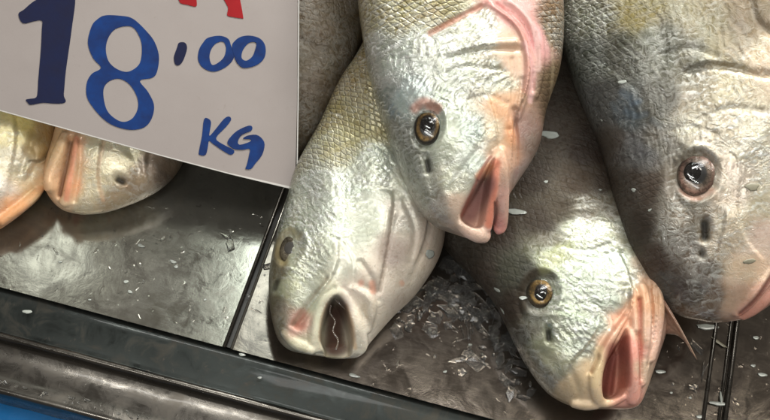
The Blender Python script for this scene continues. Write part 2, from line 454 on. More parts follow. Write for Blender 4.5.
        wq = q+ws
        for k in range(4):
            f = rng.uniform(.3, .75); a = rng.uniform(0, 6.28); ph = rng.uniform(0, 6.28)
            L[:, 2] += front*film*.34*np.clip((attr[:, 4]-.4)*2, 0, 1)*(1-2*np.abs(np.sin((wq[:, 0]*math.cos(a)+wq[:, 1]*math.sin(a))*f+ph)))
        for (pts, wd, amp) in lines:
            dd = polydist(q, crom(loc(pts), 5)); L[:, 2] += front*amp*np.exp(-(dd/wd)**2)
        for (pts, ht, run) in steps:                      # plate edge: high on the left of the line, dropping sharply to its right
            pp = crom(loc(pts), 5); best = np.full(n, 1e9); sg_ = np.zeros(n); end = np.ones(n)
            for ii, (a, b) in enumerate(zip(pp[:-1], pp[1:])):
                ab = b-a; t = ((q-a)@ab)/max((ab*ab).sum(), 1e-9); tc = np.clip(t, 0, 1)
                dv = q-(a+tc[:, None]*ab); dd = np.sqrt((dv*dv).sum(1)); cr = ab[0]*(q[:, 1]-a[1])-ab[1]*(q[:, 0]-a[0])
                m = dd < best; best[m] = dd[m]; sg_[m] = np.sign(cr[m])
                gl = (ii+tc)/(len(pp)-1); end[m] = np.clip(np.minimum(gl[m], 1-gl[m])*6, 0, 1)
            L[:, 2] += front*end*ht*np.where(sg_ > 0, np.exp(-best/run), -.35*np.exp(-(best/(run*.35))**2))
        for (cx, cy, rx, ry, ang, amp, wd) in rings:      # amp at rim (wd = rim softness), used for sockets
            c = np.array(F_.uv(cx, cy)); dq = q-c; ca, sa = math.cos(math.radians(ang)), math.sin(math.radians(ang))
            ux = (dq[:, 0]*ca+dq[:, 1]*sa)/rx; uy = (-dq[:, 0]*sa+dq[:, 1]*ca)/ry; rr = np.sqrt(ux*ux+uy*uy)
            L[:, 2] += front*amp*np.exp(-((rr-1)/wd)**2) if wd > 0 else front*amp/(1+np.exp((rr-1)/(-wd)))
        cav = np.zeros(n)
        for (poly, depth, soft) in carve:
            pl = crom(loc(poly), 4, True); ins = inside(q, pl); dd = polydist(q, np.vstack([pl, pl[:1]]))
            k = np.where(ins, np.clip(dd/soft, 0, 1), 0)
            k = (k*k*(3-2*k))*(L[:, 2] > -2)
            L[:, 2] = np.where(k > 0, np.maximum(L[:, 2]-depth*k, np.minimum(L[:, 2], -9.0)), L[:, 2]); cav = np.maximum(cav, k)
        for _ in range(2):
            Ls = lap(L); L = L*.6+Ls*.4
        for (pts, wd, colr, al) in strokes:
            pp = loc(pts); pp = crom(pp, 4) if len(pp) > 1 else np.vstack([pp, pp+.01])
            dd = polydist(q, pp); k = al*np.exp(-(dd/wd)**4)[:, None]
            attr[:, :3] = attr[:, :3]*(1-k)+np.array(lin(colr))*k
            attr[:, 3:] *= (1-.85*k)
        attr[:, 3:] *= (1-cav)[:, None]
        W = L@F_.M+np.array(F_.O)
        new.vertices.foreach_set('co', (W*MM).ravel().astype(np.float32)); new.update()
        one = np.ones((n, 1))
        for nm, dat in (('Col', attr[:, :3]), ('Msk', attr[:, 3:6])):
            ca = new.color_attributes.new(nm, 'FLOAT_COLOR', 'POINT')
            ca.data.foreach_set('color', np.hstack([np.clip(dat, 0, 1), one]).ravel().astype(np.float32))
        # lattice coordinates for the scales, along and across the body
        ca_, sa_ = math.cos(math.radians(F_.sa)), math.sin(math.radians(F_.sa))
        a = (q[:, 0]*ca_+q[:, 1]*sa_)/F_.sl; b = (-q[:, 0]*sa_+q[:, 1]*ca_)/(F_.sl*.86)
        uvv = np.stack([a+.5*b, b], 1)
        uvl = new.uv_layers.new(name='UVMap'); li = np.empty(len(new.loops), np.int32); new.loops.foreach_get('vertex_index', li)
        uvl.data.foreach_set('uv', uvv[li].ravel().astype(np.float32))
        new.polygons.foreach_set('use_smooth', np.ones(len(new.polygons), bool)); new.name = 'body'
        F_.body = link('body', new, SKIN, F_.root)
        pl_ = np.empty(len(new.polygons)*4, np.int32) if all(len(p.vertices) == 4 for p in new.polygons) else None
        F_.final = BVHTree.FromPolygons([Vector(v) for v in W], [tuple(p.vertices) for p in new.polygons])
        BODIES.append((F_.final, F_))
        return F_.body
    def eye(F_, cx, cy, rx, ry, ang, lift, bulge, stops, pupil, pr, cornea=True, pmat=None):
        """flattened dome; stops: (radius fraction, srgb); pupil = px offset"""
        p, nn = F_.hit(cx, cy, F_.final)
        c, s_ = math.cos(math.radians(ang)), math.sin(math.radians(ang))
        nn = (F_.n*1.0+nn*.8).normalized()
        a = (F_.eX-nn*F_.eX.dot(nn)).normalized(); b = nn.cross(a)
        e1 = a*c+b*s_; e2 = -a*s_+b*c
        def dome(nr, nk, rX, rY, bl, o, close):
            vs = [o+nn*bl]; fs = []; rad = [0.0]
            for i in range(1, nr+1):
                f = i/nr
                for k in range(nk):
                    th = 2*math.pi*k/nk
                    vs.append(o+e1*(rX*f*math.cos(th))+e2*(rY*f*math.sin(th))+nn*(bl*math.sqrt(max(0, 1-f*f*.96)))); rad.append(f)
            for k in range(nk): fs.append((0, 1+k, 1+(k+1) % nk))
            for i in range(nr-1):
                for k in range(nk):
                    A_ = 1+i*nk; fs.append((A_+k, A_+nk+k, A_+nk+(k+1) % nk, A_+(k+1) % nk))
            b0 = len(vs); vs.append(o-nn*bl*.9); rad.append(1.0); A_ = 1+(nr-1)*nk
            for k in range(nk): fs.append((A_+k, b0, A_+(k+1) % nk))
            return vs, fs, np.array(rad)
        o = p+nn*lift
        vs, fs, rad = dome(18, 40, rx, ry, bulge, o, True)
        me = mesh_from('eye', vs, fs); xs = [s[0] for s in stops]; cs = np.array([lin(s[1]) for s in stops])
        col = np.stack([np.interp(rad, xs, cs[:, k]) for k in range(3)]+[np.ones(len(rad))], 1)
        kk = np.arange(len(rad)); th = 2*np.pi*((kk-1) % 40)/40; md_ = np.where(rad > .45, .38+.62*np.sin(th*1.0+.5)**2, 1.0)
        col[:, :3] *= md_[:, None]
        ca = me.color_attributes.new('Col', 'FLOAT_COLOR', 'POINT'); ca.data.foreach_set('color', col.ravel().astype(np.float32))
        eo = link('eye', me, EYE, F_.root)
        po = o+e1*pupil[0]+e2*pupil[1]+nn*(bulge*.72)
        vs, fs, _ = dome(8, 28, pr, pr*1.12, bulge*.42, po, True)
        pu = link('pupil', mesh_from('pupil', vs, fs), pmat or PUPIL, F_.root); pu.parent = eo; pu.matrix_parent_inverse = F_.root.matrix_basis.inverted() if False else Matrix.Identity(4)
        eo.matrix_parent_inverse = Matrix.Translation(-F_.root.location)
        if cornea:
            vs, fs, _ = dome(10, 36, rx*1.0, ry*1.0, bulge*1.45, o+nn*.25, True)
            cn = link('cornea', mesh_from('cornea', vs, fs), CORNEA, F_.root); cn.parent = eo; cn.matrix_parent_inverse = Matrix.Identity(4)
        return eo
    def strand(F_, pts, lipa, lipb, rad, mat):
        h = sum((F_.hit(*l, F_.final)[0]-F_.O).dot(F_.n) for l in (lipa, lipb))/2-3
        q = crom([(*F_.plane2(x, y, h+dz), h+dz) for (x, y, dz) in pts], 6); K = 8; vs, fs = [], []
        for i in range(len(q)):
            p = F_.w(*q[i]); t = (F_.w(*q[min(i+1, len(q)-1)])-F_.w(*q[max(i-1, 0)])).normalized(); a = t.cross(F_.n).normalized(); b = a.cross(t)
            r = rad*(.7+.5*abs(math.sin(i*1.3)))
            for k in range(K): vs.append(p+a*(r*math.cos(k*math.pi/4))+b*(r*math.sin(k*math.pi/4)))
        for i in range(len(q)-1):
            for k in range(K): fs.append((i*K+k, i*K+(k+1) % K, (i+1)*K+(k+1) % K, (i+1)*K+k))
        fs += [tuple(range(K-1, -1, -1)), tuple((len(q)-1)*K+k for k in range(K))]
        return link('mucus_strand', mesh_from('mucus_strand', vs, fs), mat, F_.root)
    def fin(F_, name, base, tip, lift0, lift1, c0, c1, rays=9, thick=.6, wav=1.2, bvh=True):
        """membrane between two px polylines base->tip with rays"""
        base = crom(base, 8); tip = crom(tip, 8); n = len(base); m = 16
        vs, cols = [], []
        for i in range(n):
            bp = F_.hit(*base[i], F_.final)[0]+F_.n*lift0
            tu = F_.plane(*tip[i]); tp = F_.w(tu[0], tu[1], 0)
            hh = (bp-F_.O).dot(F_.n); tp = F_.w(*F_.plane2(tip[i][0], tip[i][1], hh+lift1-lift0), hh+lift1-lift0)
            for j in range(m+1):
                f = j/m; p = bp.lerp(tp, f)
                rip = math.cos(2*math.pi*i/(n-1)*rays)
                p = p+F_.n*(wav*rip*.6+3*math.sin(f*math.pi))
                vs.append(p); k = .5+.5*rip
                cc = np.array(lin(c0))*(1-f)+np.array(lin(c1))*f; cols.append(cc*(.82+.18*k))
        N = len(vs); fs = []
        for i in range(n-1):
            for j in range(m):
                a = i*(m+1)+j; fs.append((a, a+1, a+m+2, a+m+1))
        me = mesh_from(name, vs, fs)
        col = np.hstack([np.array(cols), np.ones((N, 1))]); ca = me.color_attributes.new('Col', 'FLOAT_COLOR', 'POINT')
        ca.data.foreach_set('color', col.ravel().astype(np.float32))
        o = link(name, me, FIN, F_.root); md = o.modifiers.new('t', 'SOLIDIFY'); md.thickness = thick*MM; md.offset = 0
        return o
    def plane2(F_, px, py, h):
        o = F_.O+F_.n*h; r = ray(px, py); t = (o-CAM).dot(F_.n)/r.dot(F_.n); p = CAM+r*t-F_.O
        return (p.dot(F_.eX), p.dot(F_.eY))

# colour shorthands (sRGB tones, some shade painted in) with masks (scales, film, silver)
SILV = (0, .9, .9); SCAL = (.9, .5, .55); FLESH = (0, .4, .2); SMO = (0, .5, .5); DARK = (.40, .65, .05)

# ---------------- fish lying on top in the middle
f = Fish('fish', 'silvery fish on top in the middle, its gill edge pink and mouth pointing down', (470, 130), 142, .55, [
    ((462, 235), (480, 242), 8), ((449, 231), (486, 239), 15), ((435, 225), (489, 230), 23), ((420, 210), (496, 214), 31),
    ((404, 180), (515, 186), 41), ((393, 150), (537, 150), 49), ((381, 119), (545, 112), 55), ((368, 70), (558, 72), 61),
    ((361, 27), (562, 32), 63), ((356, -20), (561, -12), 63), ((354, -90), (558, -84), 60), ((368, -180), (545, -175), 48),
    ((398, -300), (510, -296), 28), ((420, -380), (482, -378), 10), ((424, -392), (478, -390), 5)], scale_len=5.9, scale_ang=20)
f.tube([(458, 222, 4, -1), (466, 228, 6.5, -1), (477, 234, 7.5, 0), (486, 236, 6.5, 0)])
f.tube([(496, 160, 2.5, 0), (495, 178, 4, 1), (491, 205, 4.5, 1), (486, 229, 5, 0)])
f.tube([(500, 150, 4, 0), (502, 172, 5.5, 1), (502, 200, 6, 1), (501, 222, 6.5, -3), (499.5, 230, 5.5, -6)])
f.tube([(499, 152, 3.5, 0), (489, 166, 5, 1.5), (478, 179, 3, 0)])
f.tube([(488, 2, 2.5, -1), (506, 16, 3.6, -.5), (521, 32, 4.2, 0), (528, 60, 4.6, 0), (525, 90, 4, -1), (517, 118, 3, -1.5)])
f.tube([(505, 0, 4, -1), (524, 14, 5.2, -.5), (536, 36, 5.8, -.5), (539, 64, 5.4, -1), (534, 96, 4.5, -2)])
f.tube([(448, 52, 3, -1.5), (480, 45, 4, -1), (516, 44, 4, -.5)])
f.finish([
    (370, 10, (150, 138, 92), SCAL), (400, 15, (160, 148, 100), SCAL), (440, 10, (165, 152, 106), SCAL), (365, -40, (120, 105, 70), SCAL), (450, -60, (150, 135, 95), SCAL), (470, -250, (140, 130, 100), SCAL),
    (378, 60, (173, 179, 162), (.35, 1, .9)), (400, 60, (212, 220, 210), SILV), (430, 50, (211, 216, 201), SILV), (480, 30, (205, 205, 186), SILV),
    (385, 100, (128, 134, 124), SILV), (408, 95, (199, 214, 210), SILV), (450, 80, (201, 207, 190), SILV), (490, 80, (201, 203, 181), SILV),
    (398, 140, (104, 104, 92), SMO), (410, 170, (112, 112, 98), SMO), (425, 190, (140, 138, 122), SMO), (440, 215, (150, 140, 124), SMO),
    (450, 140, (190, 197, 177), SMO), (470, 130, (190, 203, 190), SILV), (455, 180, (192, 192, 171), SMO), (470, 160, (192, 199, 186), SMO), (455, 210, (212, 186, 164), FLESH),
    (500, 110, (214, 168, 130), FLESH), (509, 130, (222, 160, 116), FLESH), (507, 160, (233, 188, 158), FLESH), (498, 130, (212, 194, 164), SMO), (503, 210, (238, 190, 173), FLESH), (475, 235, (233, 199, 179), FLESH), (500, 232, (231, 164, 153), FLESH),
    (515, 50, (222, 190, 164), FLESH), (525, 130, (150, 122, 112), FLESH), (522, 175, (164, 140, 132), FLESH), (535, 140, (132, 112, 100), FLESH),
    (535, 40, (231, 173, 171), FLESH), (510, 8, (231, 171, 164), FLESH), (552, 30, (130, 108, 72), SCAL), (556, 80, (112, 96, 72), DARK), (550, 110, (100, 84, 66), DARK)],
    carve=[([(494, 158), (487, 166), (473, 190), (460, 214), (464, 224), (474, 229), (483, 226), (487, 208), (491, 182)], 24, 4.5),
           ([(494.5, 200), (493, 215), (492, 232), (494.5, 232), (496, 215), (497, 200)], 12, 2.2)],
    lines=[([(448, 57), (480, 50), (520, 50)], 2.5, -2.2), ([(430, 35), (450, 22), (482, 6)], 2.4, -2), ([(384, 126), (400, 165), (425, 205), (440, 222)], 5, -1.0),
           ([(509, 130), (511, 160), (509, 195)], 1.8, -2), ([(514, 110), (517, 150), (511, 205)], 2.2, -4), ([(522, 80), (520, 100), (513, 130)], 2, -2), ([(490, 155), (480, 175), (462, 214)], 1.8, -2.0),
           ([(440, 75), (470, 66), (505, 72)], 2, -1), ([(433, 40), (436, 55), (430, 70)], 2, -1), ([(546, 20), (552, 60), (546, 110)], 1.6, -1.6), ([(551, 10), (556, 60), (550, 120)], 1.4, -1.2), ([(497, 4), (516, 24), (528, 50), (533, 90)], 1.5, -2.4), ([(511, 4), (529, 26), (534, 60), (530, 95)], 1.3, 1.2), ([(512, 60), (513, 90), (508, 130)], 2, -1.4), ([(470, 100), (490, 96), (506, 104)], 2.5, -1), ([(450, 190), (462, 170), (478, 150)], 3, -1), ([(425, 155), (428, 164), (429, 171)], 2.2, -4), ([(427, 142), (432, 180), (438, 205)], 5, -1.6)],
    steps=[([(510, 205), (512, 160), (515, 120), (527, 88), (529, 58), (520, 30), (490, 4)], 4.5, 22), ([(500, 150), (495, 120), (486, 92), (470, 78)], 2.2, 16), ([(428, 206), (414, 172), (402, 138), (394, 108)], -1.6, 10)],
    rings=[(428, 126, 12.5, 17, -12, -5, -.12), (428, 126, 14.5, 19.5, -12, .8, .12)],
    strokes=[([(415, 108), (424, 102), (437, 108)], 5, (170, 110, 88), .8), ([(430, 33), (450, 22), (481, 5)], 3, (182, 110, 92), .7), ([(488, 2), (506, 16), (521, 32), (528, 60), (526, 90)], 5, (204, 140, 132), .6), ([(505, 3), (524, 18), (536, 42), (538, 70)], 2.5, (226, 196, 188), .6), ([(547, 25), (553, 60), (548, 110)], 2, (160, 146, 120), .4),
             ([(428, 160), (429, 169)], 2.4, (30, 26, 22), .9), ([(495, 165), (493, 190), (488, 225)], 4, (222, 138, 112), .9), ([(488, 168), (479, 177)], 4, (222, 160, 120), .9),
             ([(486, 185), (472, 210)], 9, (140, 100, 96), .9), ([(494, 204), (493, 230)], 1.5, (60, 34, 30), .9), ([(490, 158), (482, 170), (462, 215)], 1.6, (150, 86, 74), .7),
             ([(524, 46), (533, 70), (530, 100)], 3, (232, 190, 188), .6)])
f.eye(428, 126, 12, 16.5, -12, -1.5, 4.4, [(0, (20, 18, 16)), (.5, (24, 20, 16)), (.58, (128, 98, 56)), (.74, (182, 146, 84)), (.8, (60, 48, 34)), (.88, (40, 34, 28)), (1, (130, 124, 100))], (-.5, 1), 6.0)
F1 = f

# ---------------- pale fish on the left
f = Fish('fish', 'pale cream fish with a dull sunken eye and open mouth beside the tray seam', (350, 270), 46, .5, [
    ((300, 352), (330, 357), 9), ((288, 349), (358, 357), 19), ((277, 337), (371, 342), 28), ((270, 308), (394, 316), 38),
    ((269, 275), (418, 292), 46), ((275, 242), (440, 255), 52), ((285, 205), (446, 212), 55), ((297, 166), (450, 165), 56),
    ((318, 128), (455, 120), 55), ((338, 85), (460, 75), 54), ((360, 50), (470, 30), 52), ((400, -40), (500, -60), 44), ((440, -130), (525, -150), 30), ((470, -200), (525, -215), 12)], scale_len=5.6, scale_ang=-25)
f.tube([(338, 293, 2.6, -.5), (328, 301, 3.4, 0), (318, 317, 5.4, .8), (314.5, 336, 5.8, .8), (319, 350, 4.4, .2)], flat=0.5)
f.tube([(316, 351, 3, -6), (333, 354, 2, -9), (348, 354, 2, -9), (358, 353, 3, -6)])
f.tube([(339, 290, 3, -1), (349, 305, 3.8, 0), (358, 326, 6, .5), (362, 345, 5.6, .5), (359.5, 353, 3.4, 0)], flat=0.6)
f.tube([(330, 278, 2.4, -1), (315, 298, 2.6, -.8), (297, 322, 2.4, -1)])
f.tube([(283, 332, 4, -1), (297, 344, 6, 0), (314, 349, 5.5, 0)])
f.tube([(352, 285, 4, -2), (370, 300, 6, -2), (366, 330, 5, -2)])
f.finish([
    (350, 70, (158, 142, 96), SCAL), (330, 110, (162, 150, 104), SCAL), (360, 110, (164, 152, 106), SCAL), (305, 160, (150, 146, 112), (.8, .6, .5)), (385, 60, (150, 136, 92), SCAL), (450, -50, (150, 140, 100), SCAL), (340, 145, (176, 170, 130), (.8, .6, .5)), (375, 122, (181, 172, 130), (.9, .5, .4)),
    (310, 185, (187, 195, 176), SILV), (345, 185, (206, 214, 195), SILV), (380, 165, (206, 212, 195), SILV), (300, 215, (181, 189, 164), SILV), (330, 220, (214, 223, 204), SILV), (365, 220, (212, 216, 197), SMO), (400, 180, (200, 202, 181), SMO),
    (276, 270, (120, 112, 86), SMO), (273, 305, (118, 108, 84), SMO), (282, 325, (140, 130, 104), SMO), (288, 285, (185, 187, 153), SMO), (305, 265, (206, 212, 185), SILV), (320, 250, (212, 218, 197), SILV), (340, 260, (214, 214, 197), SMO), (310, 295, (206, 210, 187), SMO),
    (297, 325, (206, 164, 147), FLESH), (295, 345, (187, 181, 153), FLESH), (318, 345, (244, 237, 208), FLESH), (320, 320, (244, 244, 214), FLESH), (357, 340, (244, 235, 212), FLESH), (352, 300, (244, 231, 214), FLESH), (365, 335, (244, 233, 214), FLESH), (330, 301, (244, 242, 214), FLESH), (370, 280, (216, 204, 187), FLESH), (372, 315, (214, 202, 183), FLESH),
    (394, 252, (174, 158, 147), FLESH), (385, 285, (206, 193, 178), FLESH), (415, 270, (195, 183, 166), FLESH), (425, 235, (193, 178, 162), FLESH), (405, 220, (206, 197, 181), SMO), (436, 210, (176, 158, 141), FLESH), (400, 295, (189, 176, 160), FLESH)],
    carve=[([(337, 295), (328, 303), (321.5, 320), (319, 338), (323, 350), (325, 358), (337, 360), (350, 358), (353, 349), (354, 340), (351, 322), (345, 305)], 34, 4),
           ([(320, 296), (306, 308), (292, 326), (300, 332), (308, 322), (316, 308)], 6, 5)],
    lines=[([(340, 300), (331, 306), (324, 322)], 1.2, .6), ([(392, 214), (386, 250), (379, 291)], 3, -2.2), ([(327, 279), (310, 300), (292, 325)], 2, -2.2), ([(383, 130), (350, 142), (322, 158)], 2.5, -1.2), ([(404, 200), (415, 230), (410, 262)], 3, -1.6),
           ([(360, 262), (372, 280), (378, 300)], 2.5, -1.6), ([(334, 288), (320, 300), (311, 318), (309, 340)], 2, -2.0), ([(344, 288), (356, 300), (368, 322), (372, 338)], 2.2, -1.6), ([(340, 240), (352, 262), (352, 285)], 2.5, -1.2), ([(284, 262), (278, 275), (276, 292)], 2.5, -1.6), ([(431, 225), (424, 250), (410, 280)], 3, -1.5)],
    steps=[([(378, 292), (386, 252), (392, 215), (392, 190)], 4.5, 26), ([(318, 296), (330, 280), (338, 262), (338, 240)], 1.8, 14), ([(413, 268), (424, 240), (428, 214)], 2.5, 14)],
    rings=[(290, 248, 10, 14, -20, -4, -.12), (290, 247, 14, 19, -20, .8, .14)],
    strokes=[([(284, 262), (279, 250), (281, 237), (290, 231), (299, 236)], 4.5, (140, 126, 88), .7), ([(277, 282), (275, 288)], 3, (46, 40, 32), .85), ([(302, 312), (295, 324), (303, 326)], 4, (182, 130, 114), .7), ([(361, 283)], 3, (204, 138, 114), .6), ([(372, 284), (373, 291)], 3.4, (206, 138, 112), .65), ([(346, 306), (352, 326), (355, 348)], 2, (212, 170, 124), .6), ([(327, 305), (321, 322), (320, 340)], 1.6, (206, 170, 132), .5), ([(402, 283)], 2.6, (200, 146, 120), .5),
             ([(337, 308), (336, 324), (336, 341)], 12.5, (66, 42, 36), .97), ([(333, 345), (345, 345)], 5, (120, 92, 80), .5), ([(322, 157), (350, 143), (383, 129)], 2.6, (176, 162, 108), .3), ([(327, 279), (310, 300), (293, 324)], 1.8, (120, 100, 76), .55), ([(392, 214), (387, 250), (380, 290)], 2, (140, 122, 108), .5)])
f.eye(290, 248, 9.5, 13, -20, -1.8, 2.6, [(0, (90, 88, 82)), (.4, (92, 88, 80)), (.55, (120, 112, 96)), (.85, (100, 92, 74)), (1, (90, 78, 58))], (0, 0), 5.4, False, DULL)
MUC = simple('mucus', (.40, .34, .30), .15, coat=.4, Transmission_Weight=.8)
f.strand([(331, 305, -2), (330, 313, -4), (335, 321, -6), (333, 331, -5), (338, 340, -6), (336, 350, -6)], (319, 322), (356, 322), .7, MUC)
f.strand([(334, 298, -1), (340, 304, -3), (346, 309, -1)], (319, 322), (356, 322), .9, MUC)
F2 = f

# ---------------- dark-backed fish at the bottom right
f = Fish('fish', 'dark-backed fish with a golden eye and gaping pink mouth, lowest in the pile', (590, 320), 44, .5, [
    ((578, 408), (610, 409), 8), ((562, 402), (636, 407), 17), ((545, 390), (646, 390), 26), ((526, 364), (655, 364), 36),
    ((511, 335), (665, 334), 43), ((497, 306), (674, 302), 48), ((478, 281), (672, 262), 50), ((452, 254), (655, 215), 50, -4),
    ((441, 232), (640, 160), 47, -14), ((445, 180), (630, 100), 44, -26), ((460, 120), (620, 40), 40, -36), ((480, 50), (600, -30), 34, -44), ((505, -50), (580, -120), 24, -50), ((520, -110), (570, -160), 10, -52)], scale_len=7, scale_ang=-20)
f.tube([(628, 312, 3, 0), (615, 330, 4.5, 1.5), (603, 352, 5.5, 2), (596, 374, 6, 2), (597, 394, 6, 1), (603, 404, 5, 0)], flat=0.7)
f.tube([(604, 404, 4, 0), (614, 402, 3.5, 0), (624, 396, 3.5, 0)])
f.tube([(629, 330, 3.5, 0), (632, 350, 6, 2), (633, 375, 7, 2), (633, 396, 6.5, 1), (632, 402, 5, 0)])
f.tube([(641, 285, 5, 0), (644, 310, 6.5, 1), (644, 340, 6.5, 1), (643, 365, 6, 0), (641, 384, 5, 0)])
f.tube([(654, 280, 4.5, 0), (658, 305, 6, 1), (656, 332, 6, 0), (650, 360, 5, 0)])
f.tube([(632, 290, 4, 0), (634, 308, 5, 1), (636, 330, 5, 1)])
f.tube([(563, 205, 3, -1.5), (585, 199, 3.4, -1.4), (604, 202, 3, -1.5)])
f.tube([(560, 214, 3, -1.5), (585, 208, 3.4, -1.4), (606, 211, 3, -1.5)])
f.tube([(572, 402, 5, -1), (585, 404, 6, -1), (598, 404, 5, -1)])
f.finish([
    (470, 250, (63, 57, 50), DARK), (500, 230, (63, 55, 48), DARK), (540, 220, (66, 58, 50), DARK), (510, 270, (80, 80, 69), DARK), (530, 180, (63, 55, 48), DARK), (590, 150, (61, 52, 46), DARK), (560, 120, (75, 66, 58), DARK), (500, 100, (80, 75, 63), DARK), (550, -50, (80, 75, 63), DARK), (480, 285, (72, 63, 55), DARK),  # dark back, painted deeper for the shadow between the fish
    (580, 186, (80, 69, 58), DARK), (605, 180, (72, 63, 55), DARK), (560, 205, (80, 72, 61), DARK), (585, 205, (118, 108, 88), (.2, .9, .5)), (612, 205, (110, 102, 86), (.2, .8, .3)), (552, 238, (104, 98, 78), (.1, .8, .4)), (632, 238, (150, 150, 128), SMO), (646, 262, (168, 150, 122), SMO),
    (580, 235, (181, 188, 159), SILV), (605, 235, (193, 199, 175), SILV), (560, 255, (168, 175, 130), SILV), (590, 260, (215, 228, 204), SILV), (615, 265, (208, 222, 202), SILV), (580, 285, (204, 217, 193), SILV), (605, 295, (206, 220, 199), SILV), (625, 285, (197, 199, 177), SILV), (570, 310, (193, 204, 179), SILV), (595, 325, (193, 206, 186), SILV), (580, 345, (179, 188, 166), SILV),
    (510, 310, (72, 63, 55), DARK), (520, 335, (76, 70, 58), SMO), (530, 360, (104, 96, 78), SMO), (545, 380, (128, 120, 100), SMO), (535, 320, (108, 106, 88), SMO), (525, 275, (80, 80, 72), DARK), (545, 345, (142, 142, 120), SMO), (560, 365, (168, 166, 141), SMO), (560, 325, (179, 186, 161), SILV),
    (575, 390, (184, 164, 132), FLESH), (590, 402, (213, 188, 155), FLESH), (595, 380, (242, 213, 170), FLESH), (605, 345, (244, 197, 164), FLESH), (622, 320, (240, 184, 152), FLESH), (632, 390, (244, 177, 157), FLESH), (632, 350, (237, 168, 150), FLESH), (640, 300, (228, 177, 141), FLESH), (645, 330, (237, 197, 168), FLESH), (655, 300, (220, 177, 143), FLESH), (657, 335, (228, 186, 164), FLESH), (645, 375, (220, 188, 161), FLESH), (668, 300, (150, 124, 102), FLESH)],
    carve=[([(627, 328), (619, 340), (608, 358), (602, 378), (603, 397), (613, 400), (624, 394), (628, 380), (628, 356)], 32, 4.5),
           ([(600, 360), (592, 376), (589, 372), (597, 354)], 3, 2)],
    lines=[([(638, 300), (639, 340), (639, 380)], 1.8, -4), ([(650, 290), (651, 330), (647, 366)], 1.8, -3.5), ([(630, 300), (620, 318), (600, 345), (590, 372)], 2, -2), ([(548, 328), (549, 334), (550, 340)], 2.4, -5),
           ([(500, 312), (522, 352), (545, 385)], 4, -1.2), ([(520, 290), (519, 305), (524, 320)], 2.5, -2), ([(560, 222), (590, 216), (615, 220)], 2.5, -1.5), ([(571, 372), (577, 386), (580, 398)], 3, -1.4), ([(540, 352), (552, 362), (560, 380)], 4, -1.2), ([(664, 290), (666, 310), (662, 340)], 2, -2), ([(614, 392), (616, 372), (620, 352)], 4, 7), ([(606, 386), (610, 366)], 1.5, 2), ([(645, 295), (646, 330), (644, 360)], 1.2, -1.5), ([(656, 288), (655, 315), (652, 340)], 1.2, -1.6), ([(560, 245), (585, 250), (610, 244)], 2, -1.2), ([(590, 300), (604, 312), (612, 330)], 2.5, -1.2)],
    steps=[([(628, 318), (632, 296), (628, 272), (618, 250)], 3.5, 22), ([(560, 386), (572, 362), (588, 344), (600, 325)], 1.8, 14), ([(650, 352), (655, 320), (652, 286)], 2.5, 12)],
    rings=[(541, 292, 14, 16, 0, -4.5, -.12), (541, 292, 19, 21, 0, 1.1, .13)],
    strokes=[([(527, 306), (522, 292), (528, 278), (540, 272), (553, 276)], 4.5, (66, 58, 48), .8), ([(549, 331), (549, 338)], 3, (30, 26, 22), .9), ([(615, 352), (612, 385)], 10, (128, 70, 64), .95), ([(626, 338), (628, 365), (627, 385)], 3, (176, 96, 84), .7), ([(639, 300), (639, 340), (638, 385)], 1.8, (182, 108, 92), .7),
             ([(624, 316), (605, 342), (592, 372)], 2, (160, 104, 80), .6), ([(599, 350), (594, 385)], 4, (228, 206, 160), .5), ([(545, 268), (560, 250)], 6, (150, 152, 92), .4)])
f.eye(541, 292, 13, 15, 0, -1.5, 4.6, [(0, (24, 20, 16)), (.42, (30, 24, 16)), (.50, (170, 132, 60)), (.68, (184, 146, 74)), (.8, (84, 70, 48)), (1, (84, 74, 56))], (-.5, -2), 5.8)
f.fin('pelvic_fin', [(662, 296), (665, 308), (666, 320), (666, 334)], [(697, 360), (690, 350), (688, 346), (680, 336)], -1, -4, (170, 132, 112), (186, 160, 136), rays=5, thick=.35, wav=.7)
F3 = f

# ---------------- big grey fish at the right
f = Fish('fish', 'largest grey fish with a glassy dark eye at the right of the pile', (700, 180), 128, .72, [
    ((692, 319), (716, 323), 9), ((676, 314), (743, 319), 19), ((660, 298), (768, 306), 30), ((640, 270), (792, 280), 42),
    ((626, 241), (812, 248), 51), ((613, 195), (840, 205), 60), ((599, 145), (862, 155), 66), ((577, 92), (885, 105), 70),
    ((562, 45), (900, 50), 72), ((556, 0), (905, 0), 72), ((552, -80), (890, -80), 68), ((575, -180), (850, -180), 54), ((640, -300), (790, -300), 30), ((680, -370), (750, -370), 10)], voxel=1.35, scale_len=6.0, scale_ang=15)
f.tube([(735, 314, 4, -1), (748, 303, 5, 0), (762, 286, 5, 0), (776, 268, 5, -1)])
f.tube([(742, 317, 4, -2), (755, 309, 5, -2), (768, 296, 5.5, -2), (784, 278, 5, -2)])
f.tube([(676, 160, 3, -1), (690, 148, 4, -.8), (706, 148, 4, -.8), (718, 160, 3, -1)])
